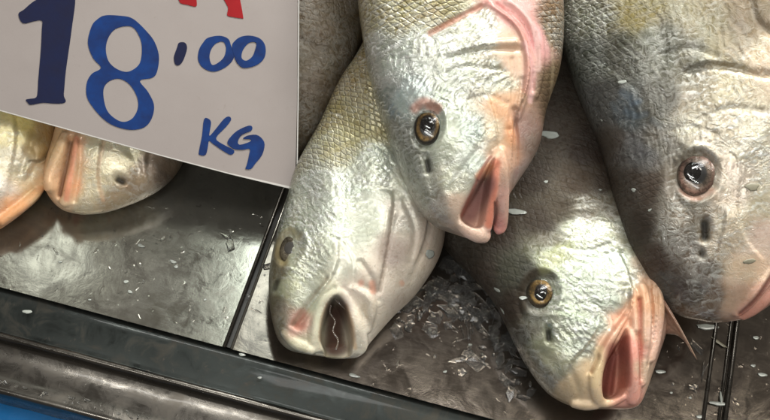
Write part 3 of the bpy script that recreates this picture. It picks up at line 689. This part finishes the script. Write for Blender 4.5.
f.finish([
    (568, 20, (112, 118, 100), (0.8, .9, 0.7)), (590, 15, (112, 114, 92), (0.8, .9, 0.6)), (640, 10, (132, 120, 70), (0.40, .7, 0.34)), (585, 60, (78, 82, 74), (.7, .8, .35)), (620, 60, (84, 84, 74), (.5, 1, .3)), (660, 50, (98, 97, 84), (0.10, 1, 0.46)), (700, 20, (134, 124, 92), (0.05, .9, 0.46)), (750, 15, (128, 112, 88), (0, .8, .3)), (600, -80, (100, 98, 80), SCAL), (720, -150, (140, 132, 110), SCAL),
    (600, 100, (80, 80, 77), (.4, .8, .2)), (630, 110, (74, 82, 86), (.2, 1, .35)), (660, 100, (86, 83, 72), (.1, 1, .3)), (610, 140, (80, 73, 66), (0.15, .7, 0.11)), (640, 150, (80, 80, 80), (0.10, .8, 0.23)), (620, 190, (69, 61, 54), DARK), (650, 190, (80, 70, 62), DARK), (640, 230, (66, 58, 51), DARK), (660, 260, (75, 63, 55), DARK), (660, 290, (80, 80, 77), DARK),
    (690, 60, (104, 99, 82), (0, 1, .4)), (730, 50, (150, 138, 110), (0, 1, .4)), (700, 100, (158, 148, 124), (0, 1, .6)), (740, 90, (194, 180, 150), (0, .9, .6)), (765, 60, (198, 174, 141), (0, .8, .5)), (720, 130, (202, 191, 165), (0, 1, .8)), (750, 140, (216, 207, 183), (0, 1, .8)), (690, 130, (189, 180, 154), (0, 1, .8)), (665, 140, (108, 102, 90), (0, .9, .4)),
    (740, 190, (216, 198, 178), (0, .9, .7)), (765, 200, (218, 207, 180), (0, .7, .6)), (735, 230, (211, 196, 167), (0, .8, .6)), (760, 240, (224, 200, 182), (0, .6, .4)), (740, 270, (216, 191, 163), (0, .4, .3)), (720, 240, (185, 172, 145), (0, .7, .5)), (675, 190, (124, 114, 98), SMO), (690, 215, (134, 124, 106), SMO), (680, 240, (106, 96, 82), SMO), (705, 270, (110, 98, 84), SMO), (690, 295, (82, 72, 62), SMO), (715, 300, (122, 102, 86), SMO), (735, 300, (194, 165, 141), FLESH), (700, 316, (126, 108, 92), SMO), (750, 308, (209, 161, 141), FLESH), (765, 290, (220, 167, 147), FLESH), (760, 270, (227, 196, 167), FLESH), (850, 150, (226, 215, 193), SMO), (880, 20, (209, 198, 176), SMO)],
    lines=[([(690, 70), (725, 66), (770, 76)], 4, -3), ([(665, 55), (690, 48), (715, 56)], 4, -2), ([(740, 314), (758, 296), (774, 272)], 2, -5), ([(681, 150), (672, 172), (676, 195)], 3.5, -2.5), ([(700, 120), (730, 108), (765, 112)], 3, -1.6),
           ([(705, 222), (706, 230), (705.5, 238)], 3.4, -7), ([(702, 251), (702.5, 256)], 2.6, -4), ([(685, 205), (690, 240), (700, 290)], 6, -1.5), ([(668, 130), (690, 126), (715, 134)], 3, -1.3), ([(600, 60), (625, 75), (645, 100)], 4, -1.2), ([(750, 0), (757, 20), (770, 32)], 4, -4), ([(660, 20), (662, 50), (655, 90)], 5, -1.2)],
    steps=[([(726, 205), (722, 235), (712, 262), (700, 292)], 2.4, 20), ([(765, 262), (745, 236), (738, 206), (742, 170)], 2, 18), ([(680, 72), (706, 62), (740, 66), (768, 78)], 2.5, 10)],
    rings=[(697, 174, 17, 20, -8, -5.5, -.1), (697, 174, 20.5, 24, -8, 1.1, .12)],
    strokes=[([(705, 224), (705.5, 236)], 4.2, (26, 22, 20), .95), ([(702, 252.5), (702, 254)], 3, (34, 28, 24), .85), ([(683, 190), (696, 198), (711, 190)], 3.5, (176, 130, 112), .6), ([(740, 314), (758, 296), (774, 272)], 2.2, (110, 60, 50), .8), ([(745, 316), (758, 308), (774, 290)], 5, (196, 138, 120), .8),
             ([(684, 158), (697, 151), (712, 160)], 2.4, (90, 78, 66), .5), ([(622, 92), (630, 98)], 3, (96, 112, 126), .4), ([(632, 104), (640, 101)], 2.5, (96, 112, 126), .4), ([(626, 112), (636, 116), (646, 114)], 3, (90, 106, 120), .35), ([(612, 104), (616, 112)], 2.5, (96, 110, 120), .3), ([(652, 120), (660, 126)], 3, (92, 104, 114), .3)])
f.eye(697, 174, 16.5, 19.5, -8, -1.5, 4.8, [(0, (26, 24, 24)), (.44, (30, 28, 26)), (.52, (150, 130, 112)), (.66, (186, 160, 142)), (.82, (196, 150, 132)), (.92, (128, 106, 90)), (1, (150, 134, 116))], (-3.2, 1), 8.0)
F4 = f

# ---------------- brown fish behind the price sign
f = Fish('fish', 'brown shaded fish partly hidden between the price sign and the middle fish', (320, 60), 62, .4, [
    ((262, 170), (285, 172), 8), ((250, 155), (305, 150), 20), ((240, 120), (330, 112), 32), ((235, 70), (352, 66), 38), ((238, 10), (372, 10), 42),
    ((245, -60), (385, -60), 42), ((270, -160), (380, -165), 32), ((300, -250), (360, -252), 12)], voxel=1.8, scale_len=6.2, scale_ang=-12)
f.finish([(310, 110, (84, 72, 56), (0.30, .8, 0.20)), (330, 60, (92, 80, 62), (0.45, .9, 0.25)), (320, 20, (98, 84, 66), (0.40, .9, 0.25)), (350, 20, (84, 72, 54), (0.50, .7, 0.20)), (300, 60, (96, 84, 68), (0.25, 1, 0.25)), (300, -100, (88, 76, 58), SCAL), (270, 140, (80, 70, 56), DARK)],
    lines=[([(300, 40), (325, 50), (350, 48)], 4, -1.5), ([(302, 80), (320, 90), (335, 92)], 4, -1.2)])

# ---------------- two fish under the price sign
f = Fish('fish', 'pale fish below the price sign with folded pink lips and a dark nostril', (120, 165), 36, .4, [
    ((63, 210), (84, 214), 7), ((53, 202), (108, 211), 14), ((45, 188), (143, 198), 22), ((45, 166), (168, 182), 28), ((52, 142), (184, 160), 32),
    ((60, 110), (200, 120), 35), ((72, 50), (225, 60), 37), ((90, -40), (240, -40), 36), ((120, -140), (225, -145), 26), ((150, -200), (200, -205), 10)], voxel=1.3, scale_len=7, scale_ang=-10)
f.tube([(66, 134, 5, 0), (58, 155, 6, 1), (51, 178, 6.5, 1), (51, 190, 6, 0)])
f.tube([(78, 137, 3.5, 0), (75, 160, 4.5, 1.5), (69, 185, 5, 1.5), (65, 204, 5.5, 0)])
f.finish([(60, 150, (233, 194, 146), FLESH), (50, 185, (239, 196, 153), FLESH), (68, 190, (244, 189, 146), FLESH), (76, 150, (244, 187, 144), FLESH), (66, 206, (244, 210, 171), FLESH),
          (90, 150, (235, 226, 189), SMO), (110, 165, (242, 230, 192), SMO), (95, 185, (237, 221, 182), SMO), (85, 207, (223, 203, 166), SMO), (115, 200, (194, 171, 139), SMO), (125, 150, (230, 221, 185), SMO), (135, 185, (182, 160, 132), SMO), (150, 165, (160, 141, 121), SMO), (165, 175, (88, 76, 66), DARK), (175, 165, (110, 98, 84), DARK), (120, 60, (205, 194, 160), SCAL), (160, -80, (182, 171, 137), SCAL)],
    steps=[([(104, 205), (98, 180), (100, 150), (108, 120)], 2.5, 14), ([(150, 190), (146, 165), (150, 140)], 2, 12), ([(58, 192), (62, 165), (70, 138)], 2, 8)],
    lines=[([(71, 140), (66, 165), (60, 196)], 2.4, -5), ([(80, 140), (79, 170), (74, 200)], 2, -2.5), ([(118, 178), (124, 181)], 3, -5), ([(130, 150), (138, 170), (134, 190)], 4, -1.5)],
    strokes=[([(118, 179), (122, 181)], 3.2, (28, 24, 20), .95), ([(71, 142), (66, 165), (60, 194)], 2.2, (120, 76, 56), .8), ([(77, 140), (72, 170), (67, 200)], 3, (226, 150, 118), .8), ([(128, 176), (120, 170), (114, 176)], 2.2, (214, 206, 180), .5), ([(103, 200), (98, 175), (104, 140)], 2, (196, 150, 116), .5), ([(150, 160), (165, 166), (176, 172)], 5, (120, 104, 88), .6)])
f = Fish('fish', 'yellowish fish with an orange lower edge under the left end of the price sign', (10, 170), 34, .4, [
    ((-30, 236), (2, 228), 7), ((-60, 224), (24, 211), 16), ((-85, 200), (42, 193), 24), ((-98, 160), (50, 168), 30), ((-105, 110), (56, 130), 34), ((-105, 40), (62, 60), 36), ((-95, -60), (50, -60), 34), ((-60, -170), (10, -170), 14)], voxel=1.6, scale_len=7, scale_ang=10)
f.tube([(0, 222, 5, 0), (18, 208, 5.5, 0), (34, 195, 5, 0), (44, 182, 4, -1)])
f.tube([(30, 163, 3, -1), (42, 158, 4, -.5), (54, 148, 3, -1)])
f.finish([(5, 130, (244, 230, 171), SMO), (20, 120, (244, 223, 137), FLESH), (10, 160, (235, 223, 192), SMO), (0, 190, (233, 223, 205), SMO), (25, 175, (223, 207, 171), SMO), (40, 145, (171, 144, 96), FLESH), (50, 130, (196, 162, 105), FLESH), (30, 190, (235, 201, 153), FLESH), (18, 208, (244, 180, 125), FLESH), (0, 224, (235, 173, 125), FLESH), (-30, 150, (217, 205, 182), SMO), (0, 20, (194, 182, 137), SCAL)],
    steps=[([(24, 180), (34, 164), (50, 152), (58, 138)], 3.5, 14), ([(6, 205), (10, 175), (16, 140), (14, 110)], 2.5, 12)],
    lines=[([(28, 150), (38, 160), (54, 152)], 3, -5), ([(0, 214), (16, 202), (32, 188)], 2, -3), ([(34, 132), (28, 150), (20, 172)], 3, -2)],
    strokes=[([(30, 162), (42, 160), (54, 151)], 2, (96, 74, 48), .7), ([(0, 224), (20, 208), (40, 190)], 4, (220, 160, 108), .7)])

# ------------------------------------------------------------------ price sign
class Sheet: pass
sg = Sheet(); sg.O = P(150, 150, 84); toc = (CAM-sg.O).normalized()
sg.n = (Vector((0, 0, 1))*.35+toc*.65).normalized(); sg.eX = (R_-sg.n*R_.dot(sg.n)).normalized(); sg.eY = sg.n.cross(sg.eX)
def sgl(px, py):
    r = ray(px, py); t = (sg.O-CAM).dot(sg.n)/r.dot(sg.n); p = CAM+r*t-sg.O
    return (p.dot(sg.eX), p.dot(sg.eY))
sgM = Matrix.Translation(sg.O*MM) @ Matrix((sg.eX, sg.eY, sg.n)).transposed().to_4x4()
sign = empty('price_sign', sg.O); tag(sign, 'white card price sign hand painted 18\'00 KG in blue, propped over the fish', 'price sign')
def flat(name, loops, z0, th, mat, catm=True, n=5):
    cu = bpy.data.curves.new(name, 'CURVE'); cu.dimensions = '2D'; cu.fill_mode = 'BOTH'; cu.extrude = th/2*MM
    for lp in loops:
        pts = np.array([sgl(*p) for p in lp]); pts = crom(pts, n, True) if catm else pts
        sp = cu.splines.new('POLY'); sp.points.add(len(pts)-1); sp.use_cyclic_u = True
        for k, p in enumerate(pts): sp.points[k].co = (p[0]*MM, p[1]*MM, 0, 1)
    ob = bpy.data.objects.new('tmp', cu); COL.objects.link(ob)
    dg = bpy.context.evaluated_depsgraph_get(); dg.update()
    me = bpy.data.meshes.new_from_object(ob.evaluated_get(dg)); bpy.data.objects.remove(ob)
    me.transform(sgM @ Matrix.Translation((0, 0, z0*MM))); me.name = name
    return link(name, me, mat, sign)
s = NT('painted_card'); pos = s.new('ShaderNodeNewGeometry').outputs['Position']
c = s.mix(s.mr(s.noise(pos, 14, 5, .6), .4, .7, 0, .25), lin((144, 136, 132)), lin((124, 115, 111)))
c = s.mix(s.mr(s.noise(pos, 90, 5, .7, 1.5), .64, .74, 0, .35), c, lin((120, 108, 100)))
c = s.mix(s.mr(s.noise(pos, 1500, 2), .55, .8, 0, .22), c, lin((120, 112, 108)))
s.lk(c, s.b.inputs['Base Color']); s.b.inputs['Roughness'].default_value = .6; s.b.inputs['Specular IOR Level'].default_value = .25
s.lk(s.bump(s.noise(pos, 25, 3), .12, .002), s.b.inputs['Normal'])
CARD = s.m
s = NT('card_edge'); s.b.inputs['Base Color'].default_value = (.46, .44, .41, 1); s.b.inputs['Roughness'].default_value = .4; EDGE = s.m
flat('card', [[(-130, 74), (-60, 93), (0, 109.5), (80, 132), (160, 154.5), (230, 173), (295, 190), (297, 100), (297.5, 0), (298, -140), (-130, -140)]], 0, 1.4, CARD, False)
flat('card_edge', [[(296.2, 188), (297.4, 100), (298, 0), (298.5, -140), (299.6, -140), (299.2, 0), (298.6, 100), (297.2, 190.6), (230, 174.4), (160, 155.8), (80, 133.4), (0, 111), (-130, 75.5), (-130, 74.2), (0, 109.8), (80, 132.2), (160, 154.7), (230, 173.2)]], .2, 2.0, EDGE, False)
def paint_mat(name, c0, c1, c2):
    s = NT(name); tc = s.new('ShaderNodeTexCoord'); pos = s.new('ShaderNodeNewGeometry').outputs['Position']
    sx = s.new('ShaderNodeSeparateXYZ'); s.lk(tc.outputs['Object'], sx.inputs[0])
    cr = s.new('ShaderNodeVectorMath', operation='DOT_PRODUCT'); s.lk(tc.outputs['Generated'], cr.inputs[0]); cr.inputs[1].default_value = (1.0, -.3, 0)
    g = s.math('ADD', cr.outputs['Value'], s.mr(s.noise(pos, 60, 4, .6),   .3, .7, -.08, .14))
    s.lk(s.ramp(g, [(0.05, c0), (.42, c1), (.8, c2)]), s.b.inputs['Base Color'])
    s.b.inputs['Roughness'].default_value = .6; s.b.inputs['Specular IOR Level'].default_value = .06
    s.lk(s.bump(s.noise(pos, 200, 3), .2, .0006), s.b.inputs['Normal'])
    return s.m
BLUE = paint_mat('blue_brush_paint', lin((30, 32, 58)), lin((24, 58, 116)), lin((8, 108, 176)))
NAVY = paint_mat('navy_brush_paint', lin((32, 32, 50)), lin((28, 34, 62)), lin((26, 44, 84)))
RED = paint_mat('red_brush_paint', lin((128, 26, 30)), lin((146, 32, 36)), lin((158, 46, 50)))
flat('digit', [[(18.6, 14.3), (24, 10), (32, 3), (40, -2), (46, -6), (72, -6), (75, -2), (75, 6), (72, 28), (70, 43), (66, 71), (64.5, 88), (64, 96), (66, 101.5), (62, 103.6), (52, 103.6), (43, 103), (31, 105), (28, 103), (26, 100), (30, 99), (36.5, 97.5), (38, 90), (38.5, 80), (41, 51), (42, 30), (42, 21), (34, 21.5), (23, 23.5)]], 1.0, .8, NAVY, n=3)
flat('digit', [[(91.7, 26.7), (97, 20), (105, 15.7), (120, 16), (133, 19), (147, 32), (155, 43), (159, 57), (157, 72), (152, 78), (140, 81), (148, 92), (154, 105), (152, 118), (145, 127), (133, 130), (120, 128), (107, 122), (95, 110), (87, 97), (87, 83), (92, 74), (101, 68), (93, 58), (88, 43)],
               [(118, 28), (132, 27), (140, 38), (142, 50), (140, 63), (133, 70), (125, 72), (115, 68), (108, 60), (106, 47), (110, 35)],
               [(120, 79), (130, 85), (137, 97), (138, 108), (133, 118), (125, 122), (117, 120), (108, 112), (104, 100), (104, 88), (110, 81)]], 1.0, .8, BLUE)
flat('apostrophe', [[(179, 43), (185, 43), (187, 49), (183, 61), (178.6, 65.5), (175, 64), (174, 57), (177, 48)]], 1.0, .8, NAVY)
flat('digit', [[(208, 38), (219.5, 36), (228, 39), (231, 46), (234, 57), (228, 65.5), (218, 71), (210, 71.4), (202, 67), (198, 59.5), (199, 50), (203, 43)],
               [(223, 42), (226, 48), (224, 57), (218, 63), (212, 65), (209.5, 58), (211, 50), (216, 43.6)]], 1.0, .8, BLUE)
flat('digit', [[(232, 46), (235, 41), (241, 37), (250.5, 36), (260, 39), (265, 46), (265, 56), (260, 63), (252, 67), (243, 68), (237, 63), (234, 56)],
               [(249, 43), (256, 43), (255, 50), (252, 57), (246, 61), (241.5, 58), (243, 50)]], 1.15, 1.0, BLUE)
flat('letter', [[(204, 119.5), (208.5, 119), (211, 122.6), (210, 130), (209.5, 136), (215, 130), (224, 119), (229, 116.7), (231, 120), (226, 127), (216, 138), (222, 144), (234, 150.5), (231, 155), (223, 151), (213, 144), (209, 141), (208, 146), (205.7, 155), (199.5, 155), (199, 151), (202, 136)]], 1.0, .8, BLUE, n=3)
flat('letter', [[(248, 126), (252, 127), (251, 131), (242, 135), (238, 141), (239.5, 145), (249.5, 142), (250.5, 139.5), (243, 139), (247, 136), (256, 135), (262, 139), (264.5, 145), (262, 155), (255, 164), (251, 169), (245.5, 169), (247, 164), (249, 155), (249.5, 149), (242, 150), (233.6, 149), (227.6, 144), (229, 139), (237, 131)]], 1.15, 1.0, BLUE, n=3)
flat('red_stroke', [[(172, -16), (178.6, 0), (181, 3.6), (188, 5.2), (196, 6.7), (196.5, 0), (194, -16)]], 1.0, .8, RED, n=3)
flat('red_stroke', [[(217, -16), (224, 0), (228, 8), (227, 15), (231, 17), (242, 18.6), (243, 16.7), (240, 0), (236, -16)]], 1.0, .8, RED, n=3)

# ------------------------------------------------------------------ loose bits
def drop(px, py):
    r = ray(px, py); best = None
    for b, F_ in BODIES:
        h = b.ray_cast(CAM, r)
        if h[0] is not None and (best is None or h[3] < best[2]): best = (h[0], h[1], h[3])
    t = -CAM.z/r.z
    if best is None or best[2] > t: return CAM+r*t, Vector((0, 0, 1))
    return best[0], best[1]
FLAKE = simple('pale_fish_scale', (.62, .66, .60), .2, coat=.5, Transmission_Weight=.35)
OLIVE = simple('dull_fish_scale', (.30, .28, .20), .4, coat=.3)
def flake_mesh(name, seed):
    rg = random.Random(seed); vs, fs = [], []; K = 14
    rad = [1+rg.uniform(-.22, .22) for _ in range(K)]
    for (z, sc) in ((-.10, .9), (.05, 1.0), (.22, .72)):
        for k in range(K):
            a = 2*math.pi*k/K; vs.append(Vector((rad[k]*sc*math.cos(a), rad[k]*sc*math.sin(a), z+.12*math.cos(a)**2)))
    vs.append(Vector((0, 0, .26))); vs.append(Vector((0, 0, -.06)))
    for i in range(2):
        for k in range(K): fs.append((i*K+k, i*K+(k+1) % K, (i+1)*K+(k+1) % K, (i+1)*K+k))
    for k in range(K): fs.append((2*K+k, 2*K+(k+1) % K, 3*K)); fs.append(((k+1) % K, k, 3*K+1))
    return mesh_from(name, [v*1000 for v in vs], fs)
FM = [flake_mesh('fish_scale', k) for k in range(5)]
def flake(px, py, lx, ly, ang, label, group, mat=FLAKE, tz=.0):
    p, n = drop(px, py); me = random.choice(FM)
    o = bpy.data.objects.new('fish_scale', me.copy()); COL.objects.link(o); o.data.materials.append(mat)
    a = R_*math.cos(math.radians(ang))+U_*math.sin(math.radians(ang)); a = (a-n*a.dot(n)).normalized()
    if tz: n2 = (n+U_*tz).normalized(); a = (a-n2*a.dot(n2)).normalized(); n = n2
    b = n.cross(a)
    M = Matrix((a*lx, b*ly, n*min(ly*.6, 1.6))).transposed().to_4x4(); o.matrix_world = Matrix.Translation((p+n*.6)*MM) @ Matrix.Scale(MM, 4) @ M
    tag(o, label, 'fish scale', group); return o
TG = 'pale scales scattered on the tray'
for (x, y, a, b, g) in [(141, 246, 3.2, 1.6, -20), (173, 262, 3.2, 1.5, -25), (176, 267, 2, 1.4, 0), (126, 282, 2.2, 1.6, 10), (130, 292, 2.2, 1.4, -30), (28, 312, 4.5, 2, 0), (242, 355, 3, 1.4, -10), (354, 376, 5, 1.8, -15), (260, 378, 2, 1.2, 0),
                        (498, 290, 0, 0, 0), (660, 372, 5, 2, 0), (756, 338, 3.2, 2.2, 0), (753, 366, 2.6, 1.6, 0), (762, 375, 4.6, 2, -5), (700, 417, 4.2, 1.8, 5), (690, 398, 1.6, 1, 0), (671, 393, 1.6, 1.0, 10), (470, 345, 1.8, 1.2, 0), (445, 372, 2, 1.1, 20), (60, 262, 1.6, 1, 0), (90, 300, 1.4, .9, 0), (205, 300, 1.5, .9, 30)]:
    if a: flake(x, y, a, b, g, 'small pale loose fish scale lying on the wet steel tray', TG)
flake(707, 327, 11, 3.2, 0, 'longest pale scale lying flat below the big grey fish', None)
flake(719, 404, 9, 2.2, -5, 'pale pointed scale lying across the rail at the bottom right', None); flake(721, 398, 6, 1.4, 80, 'thin pale scale standing upright beside the pointed one on the rail', None, tz=.2)
flake(719, 343, 9, 1.6, -40, 'dull grey sliver of scale lying slanted near the double rail', None, OLIVE)
flake(430, 254, 6.5, 4.5, -15, 'thick white scale at the edge of the pale fish', None)
flake(516, 212, 9, 4, -25, 'pale translucent scale sticking out beside the middle fish\'s lower jaw', None, tz=.2)
flake(551, 135, 9, 4.5, -15, 'pale translucent scale stuck to the middle fish\'s throat', None)
for (x, y, a, b, g) in [(498, 290, 4, 2, 0), (503, 311, 3.6, 1.8, -15), (523, 298, 3.6, 1.6, 0), (546, 182, 2, 1.4, 0), (600, 190, 1.5, 1, 0)]:
    flake(x, y, a, b, g, 'small pale scale stuck on the dark back of the front fish', 'scales on the dark back of the front fish')
for (x, y, a, b, g) in [(623, 82, 4, 1.8, 0), (634, 190, 2.4, 1.8, 0), (650, 210, 1.8, 1, 30), (602, 120, 1.8, 1, 0)]:
    flake(x, y, a, b, g, 'small pale scale stuck on the big grey fish\'s dark shoulder', 'scales on the big grey fish')
flake(752, 187, 6, 3.4, 0, 'dull olive scale on the big grey fish\'s cheek level with its eye', None, OLIVE)
flake(750, 261, 5.5, 2.4, 10, 'dull olive scale on the big grey fish\'s cheek just above its mouth', None, OLIVE)

# melting ice shards and drips on the tray (uncountable)
ICE = clear('melting_ice', .16, 1.31)
for n_ in ICE.node_tree.nodes:
    if n_.type == 'BSDF_PRINCIPLED': n_.inputs['Transmission Weight'].default_value = .96; n_.inputs['Base Color'].default_value = (.9, .9, .87, 1)
vs, fs = [], []
def shard(c, a, b, n, la, lb, ln):
    o = len(vs); K = random.choice((4, 5, 5, 6))
    ph = random.uniform(0, 6)
    for (z, sc) in ((0, 1.0), (.7, .9), (1.0, .6)):
        for k in range(K):
            t = 2*math.pi*k/K+ph; r = random.uniform(.45, 1.15)*sc
            vs.append(c+a*(la*r*math.cos(t))+b*(lb*r*math.sin(t))+n*(ln*z*random.uniform(.7, 1.1)))
    for i in range(2):
        for k in range(K): fs.append((o+i*K+k, o+i*K+(k+1) % K, o+(i+1)*K+(k+1) % K, o+(i+1)*K+k))
    fs.append(tuple(o+2*K+k for k in range(K))); fs.append(tuple(o+K-1-k for k in range(K)))
zones = [((470, 310), 46, 34, 120), ((455, 285), 25, 20, 50), ((500, 350), 32, 26, 50), ((415, 320), 22, 20, 30), ((520, 385), 18, 12, 8), ((690, 370), 25, 30, 8), ((190, 255), 80, 45, 7)]
for (c, wx, wy, n) in zones:
    for _ in range(n):
        x = c[0]+random.gauss(0, wx*.6); y = c[1]+random.gauss(0, wy*.6)
        p = P(x, y, 0); q_, s_ = tq(x, y)
        if s_ < 4: continue
        an = random.uniform(0, math.pi); a = ex*math.cos(an)+ey*math.sin(an); b = ez.cross(a)
        big = random.random()
        l = random.uniform(1.5, 5) if big < .45 else random.uniform(5, 15)
        shard(p+ez*(-.3), a, b, ez, l, random.choice((random.uniform(.8, 1.6), random.uniform(3, 8))) if big > .6 else l*random.uniform(.4, .9), random.uniform(.8, 3.5))
for _ in range(150):
    q_ = random.uniform(-40, 560); p = T(q_, random.gauss(-81, 2.5), -11); an = random.gauss(0, .6); a = ex*math.cos(an)+ey*math.sin(an)
    l = random.uniform(1, 4); shard(p, a, ez.cross(a), ez, l, l*random.uniform(.3, .8), random.uniform(.8, 2))
ice = link('crushed_ice', mesh_from('crushed_ice', vs, fs, False), ICE); tag(ice, 'clear melting ice slivers spread over the tray between the fish', 'ice', kind='stuff')
